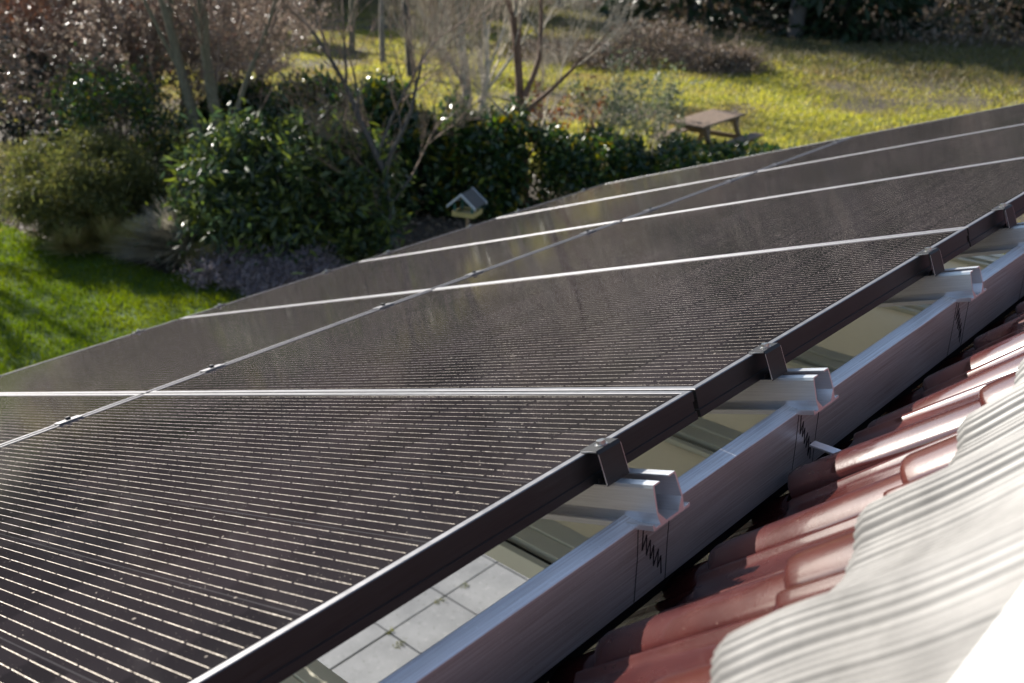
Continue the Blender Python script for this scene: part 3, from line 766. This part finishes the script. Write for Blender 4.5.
shrub('low glossy dark green bush in front of the picnic table', b_, blob(7000, c+np.array([0, 0, -.08]), (.85, .85, .28), 70, .16, .55, GZ+.02), .085, .5, M['laurel'], name='low_evergreen_bush', h=.5)
# small trees
b_ = at(402, 268)
T = Tree(4); t = empty('young_bare_tree', b_)
bare_tree('young crooked grey tree forking low, in front of the laurel hedge', b_,
          [((0, 0, 0), (-.10, -.06, 1), 1.15, .05), ((-.12, -.08, 1.1), (-.35, -.25, 1), 1.7, .038), ((-.12, -.08, 1.1), (.35, .3, 1), 1.3, .028), ((-.05, -.03, .8), (.5, .35, .7), .9, .014), ((-.15, -.1, 1.4), (.3, .3, 1), 1.3, .02), ((-.1, -.05, .95), (-.6, -.5, .8), .9, .014)], M['bark_dark'], M['twig'], 33, 3,
          name='young_bare_tree', spread=.6, up=.16, start=.35, wob=.08, kids=3, thick=.012)
bpy.data.objects.remove(t)
b_ = at(472, 150)
bare_tree('pale grey twin stemmed tree standing behind the laurel hedge', b_,
          [((-.08, 0, 0), (-.04, -.02, 1), 2.4, .085), ((.10, .05, 0), (.10, .08, 1), 2.2, .07), ((-.05, 0, .9), (-.45, -.4, 1), 1.3, .03), ((.1, .05, .8), (.5, .4, 1), 1.3, .03), ((0, 0, .6), (-.2, -.1, 1), 1.6, .022), ((.1, 0, .5), (.25, .25, 1), 1.7, .022), ((0, 0, .8), (.1, -.3, 1), 1.6, .02), ((0, 0, .5), (-.7, -.5, .8), 1.0, .014)], M['bark_pale'], M['twig_pale'], 41, 4,
          name='pale_bare_tree', spread=.40, up=.28, start=.25, wob=.07, kids=3, shrink=.60, nseg=5)
b_ = at(524, 207)
bare_tree('red brown trunked bare tree growing at the near side of the hedge', b_,
          [((0, 0, 0), (-.05, -.03, 1), 2.5, .080), ((.0, 0, 1.25), (.6, .55, .8), 1.1, .035), ((0, 0, 1.0), (-.6, -.45, .8), 1.0, .022), ((0, 0, 1.5), (.2, .3, 1), 1.3, .04), ((0, 0, .5), (-.5, -.3, .9), .9, .018), ((0, 0, .6), (.4, .4, .9), .9, .018)], M['bark_red'], M['twig_pale'], 52, 4,
          name='red_brown_bare_tree', spread=.48, up=.22, start=.4, wob=.09, kids=3, shrink=.56)
bare_tree('slim straight tree alone on the meadow, casting a thin shadow', at(411, 78), [((0, 0, 0), (0, 0, 1), 4.2, .10)], M['bark_dark'], M['twig'], 61, 3, name='slim_tree', spread=.4, up=.2, start=.55, wob=.03, kids=3)
bare_tree('thin curved tree on the meadow left of the slim straight one', at(383, 63), [((0, 0, 0), (.03, .02, 1), 4.0, .075)], M['bark_grey'], M['twig'], 63, 3, name='curved_tree', spread=.4, up=.2, start=.35, wob=.07, kids=3)
bare_tree('thin tree on the meadow edge at the top left behind the russet shrub', at(352, 50), [((0, 0, 0), (.0, .02, 1), 4.5, .09)], M['bark_olive'], M['twig'], 66, 3, name='slim_tree', spread=.4, up=.2, start=.3, wob=.05, kids=3)
for x_, y_, s_, lb in ((-20.5, 4.3, 171, 'bare garden tree out of view at the left that shades the lawn'), (-22.5, 2.4, 172, 'second bare garden tree out of view farther left beside the lawn')):
    bare_tree(lb, (x_, y_, GZ), [((0, 0, 0), (.02, 0, 1), 4.5, .22), ((0, 0, 1.6), (.5, .2, 1), 3.2, .10), ((0, 0, 1.8), (-.3, -.4, 1), 3.0, .09)], M['bark_grey'], M['twig'], s_, 3, name='garden_tree', spread=.5, up=.15, start=.35, wob=.06, kids=3)
# olive leaved sapling bush
def sapling(label, base, n, h, sp, seed, nl, lm, group=None):
    rr = random.Random(seed); st = []
    for i in range(n):
        a = rr.uniform(0, 6.283); s_ = rr.uniform(.05, sp)
        st.append(((math.cos(a)*.25*rr.random(), math.sin(a)*.25*rr.random(), 0), (math.cos(a)*s_, math.sin(a)*s_, 1), h*rr.uniform(.5, .75), .014))
    return bare_tree(label, base, st, M['twig_pale'], M['twig_pale'], seed, 2, 'shrub', group, 'airy_shrub', lm, nl, .055, .01, spread=.5, up=.2, kids=2, shrink=.5, nseg=5, start=.25)
sapling('airy shrub of pale grey green leaves on upright stems above the hedge', at(600, 178), 12, 1.75, .5, 71, 1500, M['olive'])
sapling('airy grey green shrub nearest the picnic table', at(655, 172), 12, 1.35, .55, 73, 1500, M['olive'])
sapling('low airy shrub with red brown dead leaves right of the red brown tree', at(560, 170), 8, 1.4, .6, 75, 700, M['dryred'])

# grass tufts, heather along the bed
tufts = [(78, 243, .32, .26, 'tuft', 'small yellow grass tuft at the left end of the flower bed'), (112, 240, .33, .34, 'tuft', 'straw coloured grass tuft below the rounded juniper'),
         (142, 246, .36, .34, 'tuft', 'bright straw grass tuft in the middle of the flower bed'), (185, 250, .62, .55, 'greytuft', 'largest grey arching grass tuft in the flower bed'),
         (214, 262, .28, .30, 'tuft', 'small upright yellow grass tuft beside the heather'), (160, 248, .40, .36, 'greytuft', 'grey grass tuft left of the largest arching one')]
for x, y, r_, h_, m_, lab in tufts: tuft(lab, at(x, y+9), r_*1.35, h_*1.35, 1300, M[m_], group='grass tufts in the flower bed')
for (x, y, rx, lab) in ((236, 280, .42, 'grey mauve heather cushion, left one in front of the rhododendron'), (270, 286, .42, 'grey mauve heather cushion, middle one in front of the rhododendron'), (306, 284, .38, 'grey mauve heather cushion, right one nearest the panels')):
    b_ = at(x, y); c = b_+np.array([0, 0, .13]); shrub(lab, b_, blob(5000, c, (rx, rx, .26), 40, .2, .4, GZ+.01), .06, .18, M['heather'], stems=6, h=.25, cat='heather', name='heather', group='heather cushions')
P = np.concatenate([np.c_[RNG.uniform(-13.5, -7.0, 9000), RNG.uniform(4.5, 10, 9000)]]); P = P[~inside(P, lawn_poly) & ~in_meadow(P[:, 0], P[:, 1])]
o = leaves('leaf_litter', np.c_[P, np.full(len(P), GZ-.012)+RNG.uniform(0, .03, len(P))], .06, .6, M['bramble']); o['kind'] = 'stuff'; o['label'] = 'dead leaves scattered over the dark flower bed'; o['category'] = 'leaf litter'

# ---- bird feeder
def feeder():
    P = at_r(467, 204, 9.9); t = empty('bird_feeder', (P[0], P[1], GZ), (0, 0, R(18))); t.scale = (.78, .78, .78)
    z = (P[2]-GZ)/.78
    b = MB(); b.tube((0, 0, 0), (0, 0, z-.13), .022, n=8); b.build('post', M['wood'], t)
    b = MB(); b.box(-.15, .15, -.13, .13, z-.14, z-.115); b.box(-.15, .15, -.13, -.115, z-.115, z-.08); b.box(-.15, .15, .115, .13, z-.115, z-.08); b.box(-.15, -.135, -.115, .115, z-.115, z-.08); b.box(.135, .15, -.115, .115, z-.115, z-.08)
    b.build('tray', M['yellow'], t)
    for sx in (-1, 1):
        for sy in (-1, 1):
            b = MB(); b.box(sx*.12-.011, sx*.12+.011, sy*.10-.011, sy*.10+.011, z-.115, z+.03); b.build('corner_post', M['teal'], t)
    b = MB()
    for sx in (-1, 1):
        b.prism([(0, z+.15), (sx*.19, z-.01), (sx*.19, z+.003), (0, z+.168)], -.16, .16, 'y')
    rf = b.build('roof', M['felt'], t)
    for sy in (-.17, .161):
        b = MB()
        for sx in (-1, 1): b.prism([(0, z+.142), (sx*.20, z-.028), (sx*.20, z+.006), (0, z+.176)], sy, sy+.012, 'y')
        b.build('gable_trim', M['greywhite'], rf)
    tag(t, 'small wooden bird feeder with pitched roof and pale trim by the hedge', 'bird feeder')
feeder()
# ---- picnic table
def picnic():
    t = empty('picnic_table', (-8.05, 14.04, GZ), (0, 0, R(92))); t.scale = (.82, .82, .95)
    b = MB()
    for k in range(5): b.box(-.80, .80, -.36+k*.146, -.36+k*.146+.136, .70, .738)
    b.build('table_top', M['wood'], t, bevel=.004)
    for s_ in (-1, 1):
        b = MB(); b.box(-.80, .80, s_*.68-.13, s_*.68-.01, .41, .448); b.box(-.80, .80, s_*.68+.0, s_*.68+.12, .41, .448); b.build('bench_seat', M['wood'], t, bevel=.004)
    for x in (-.55, .55):
        b = MB()
        for s_ in (-1, 1):
            b.add([(x-.03, s_*.30, .70), (x+.03, s_*.30, .70), (x+.03, s_*.62, 0), (x-.03, s_*.62, 0), (x-.03, s_*.20, .70), (x+.03, s_*.20, .70), (x+.03, s_*.52, 0), (x-.03, s_*.52, 0)],
                  [(0, 3, 2, 1), (4, 5, 6, 7), (0, 1, 5, 4), (1, 2, 6, 5), (2, 3, 7, 6), (3, 0, 4, 7)])
        b.box(x+.031, x+.075, -.74, .74, .33, .41); b.box(x+.031, x+.075, -.34, .34, .60, .70); b.build('leg_frame', M['wood'], t)
    tag(t, 'weathered brown wooden picnic table standing on the meadow', 'picnic table')
picnic()
# ---- brush heap, fallen log
def brush(label, base, rx, ry, h, n, seed):
    rr = random.Random(seed); T = Tree(seed); t = empty('brush_heap', base)
    for i in range(n):
        a = rr.uniform(0, 6.283); q = rr.random()**.5; p = (math.cos(a)*rx*q, math.sin(a)*ry*q, h*(1-q*q)*rr.uniform(.1, .9))
        T.grow(p, (rr.uniform(-1, 1), rr.uniform(-1, 1), rr.uniform(-.15, .45)), rr.uniform(.3, .9), .012, 1, 4, .6, 0, 2)
    T.mesh('branches', lambda q: True, 4, M['twig'], t)
    C_ = blob(5000, (0, 0, h*.35), (rx, ry, h*.6), 40, .25, .3, 0); leaves('litter', C_, .09, .4, M['bramble'], t)
    return tag(t, label, 'brush heap')
brush('large heap of brown cut branches at the meadow edge', at(668, 62), 1.7, 1.3, 1.0, 260, 81)
brush('smaller heap of pale twigs right of the large branch heap', at(722, 72), .9, .7, .5, 120, 82)
brush('low dark heap of branches left of the large heap, before the wood', at(580, 60), 2.2, 1.2, .5, 160, 84)
b_ = at(634, 60); b = MB(); b.tube((-.25, -.2, .1), (.25, .2, .35), .06, .05, 9); o = b.build('log', M['bark_pale'], smooth=True); o.location = b_; tag(o, 'short pale sawn log leaning on the large branch heap', 'log')

# ---- the wood behind
def wood_tree(kind, label, x, y, h, r, seed, group='trees of the wood'):
    z = GZ+max(0, min(1, (math.hypot(x, y)-40)/45))**1.6*13
    if kind == 'bare':
        return bare_tree(label, (x, y, z), [((0, 0, 0), (0, 0, 1), h*.62, r)], M['bark_dark'], M['twig'], seed, 3, group=group, name='woodland_tree', spread=.5, up=.15, start=.3, wob=.04, kids=3, thick=.04, shrink=.55)
    t = empty('conifer', (x, y, z)); T = Tree(seed); T.grow((0, 0, 0), (0, 0, 1), h, r, 0, 8, wob=.015, taper=.15); T.mesh('trunk', lambda q: True, 8, M['bark_dark'], t)
    n = 9000; zf = RNG.uniform(.02, 1, n)**1.1; rad = (1-zf)*h*.26*(.65+.35*np.sin(zf*46)**2)+.15; a = RNG.uniform(0, 6.283, n); q = RNG.uniform(.25, 1, n)**.5
    C_ = np.c_[np.cos(a)*rad*q, np.sin(a)*rad*q, zf*h-.3*rad*q]; leaves('crown', C_, .42, .35, M['needles'], t, dirs=np.c_[np.cos(a), np.sin(a), -.35+0*a])
    return tag(t, label, 'tree', group)
big = at(795, 38)
bare_tree('thick dark trunk at the top edge where meadow meets the wood', big, [((0, 0, 0), (0, 0, 1), 7.5, .26)], M['bark_dark'], M['twig'], 90, 3, name='thick_woodland_tree', spread=.5, up=.12, start=.35, wob=.03, kids=3, thick=.04)
for i, (px, py, rr_, wd) in enumerate([(708, 28, .12, 'slim dark trunk just left of the thick trunk at the top edge'), (748, 24, .14, 'dark trunk between the slim and the thick trunks at the top edge'), (640, 18, .12, 'thin trunk behind the large branch heap at the top edge'), (560, 10, .14, 'thin woodland trunk above the low dark heap')]):
    q = at(px, py); wood_tree('bare', wd, q[0], q[1], 9, rr_, 100+i)
rr = random.Random(5)
k = 0
for i in range(28):                                   # bare trees and evergreens of the wood
    a = R(-8+i*4.0); d = rr.uniform(36, 50) if i % 2 else rr.uniform(33, 40)
    lf = i*4-8 > 58; x = -math.sin(a)*d; y = math.cos(a)*d
    if y < 26 and x > -34: x *= 36/ max(30, abs(x)) if abs(x) > 1 else 1
    if i < 9 or i % 5 == 0 or lf: wood_tree('conifer', 'dark evergreen in the wood behind the meadow', x, y, rr.uniform(6.3, 7.5) if lf else rr.uniform(9, 13), .2, 200+i, 'dark evergreens of the wood')
    else: wood_tree('bare', 'bare tree in the wood behind the meadow', x, y, rr.uniform(8, 11), rr.uniform(.12, .22), 200+i, 'bare trees of the wood')
for i in range(14):
    a = R(54+i*4.0); d = rr.uniform(41, 46); wood_tree('conifer', 'dark evergreen in the wood behind the meadow', -math.sin(a)*d, math.cos(a)*d, rr.uniform(7.5, 8.5), .2, 300+i, 'dark evergreens of the wood')
def undergrowth():
    n = 130000; a = RNG.uniform(R(-10), R(100), n); d = RNG.uniform(30.5, 46, n)**1.0
    x = -np.sin(a)*d; y = np.cos(a)*d; d0 = np.maximum(0, (d-30))
    line = 28.6+.6*np.sin(x*.5)+.4*np.sin(x*1.3); ok = (y > line) | (x < -33); x, y, d0 = x[ok], y[ok], np.maximum(.2, np.minimum(y[ok]-line[ok], 6)) 
    hh = np.where(d0 < 1.5, .5+.5*d0, 1.4+.35*d0)*(.7+.3*np.sin(x*1.7)*np.sin(y*1.3)); z = GZ+RNG.uniform(0, 1, len(x))*hh+np.clip((np.hypot(x, y)-40)/45, 0, 1)**1.6*13
    o = leaves('undergrowth', np.c_[x, y, z], .19, .30, M['bramble'], up=.1); o['kind'] = 'stuff'; o['label'] = 'brown bramble undergrowth filling the wood behind the meadow'; o['category'] = 'undergrowth'
undergrowth()
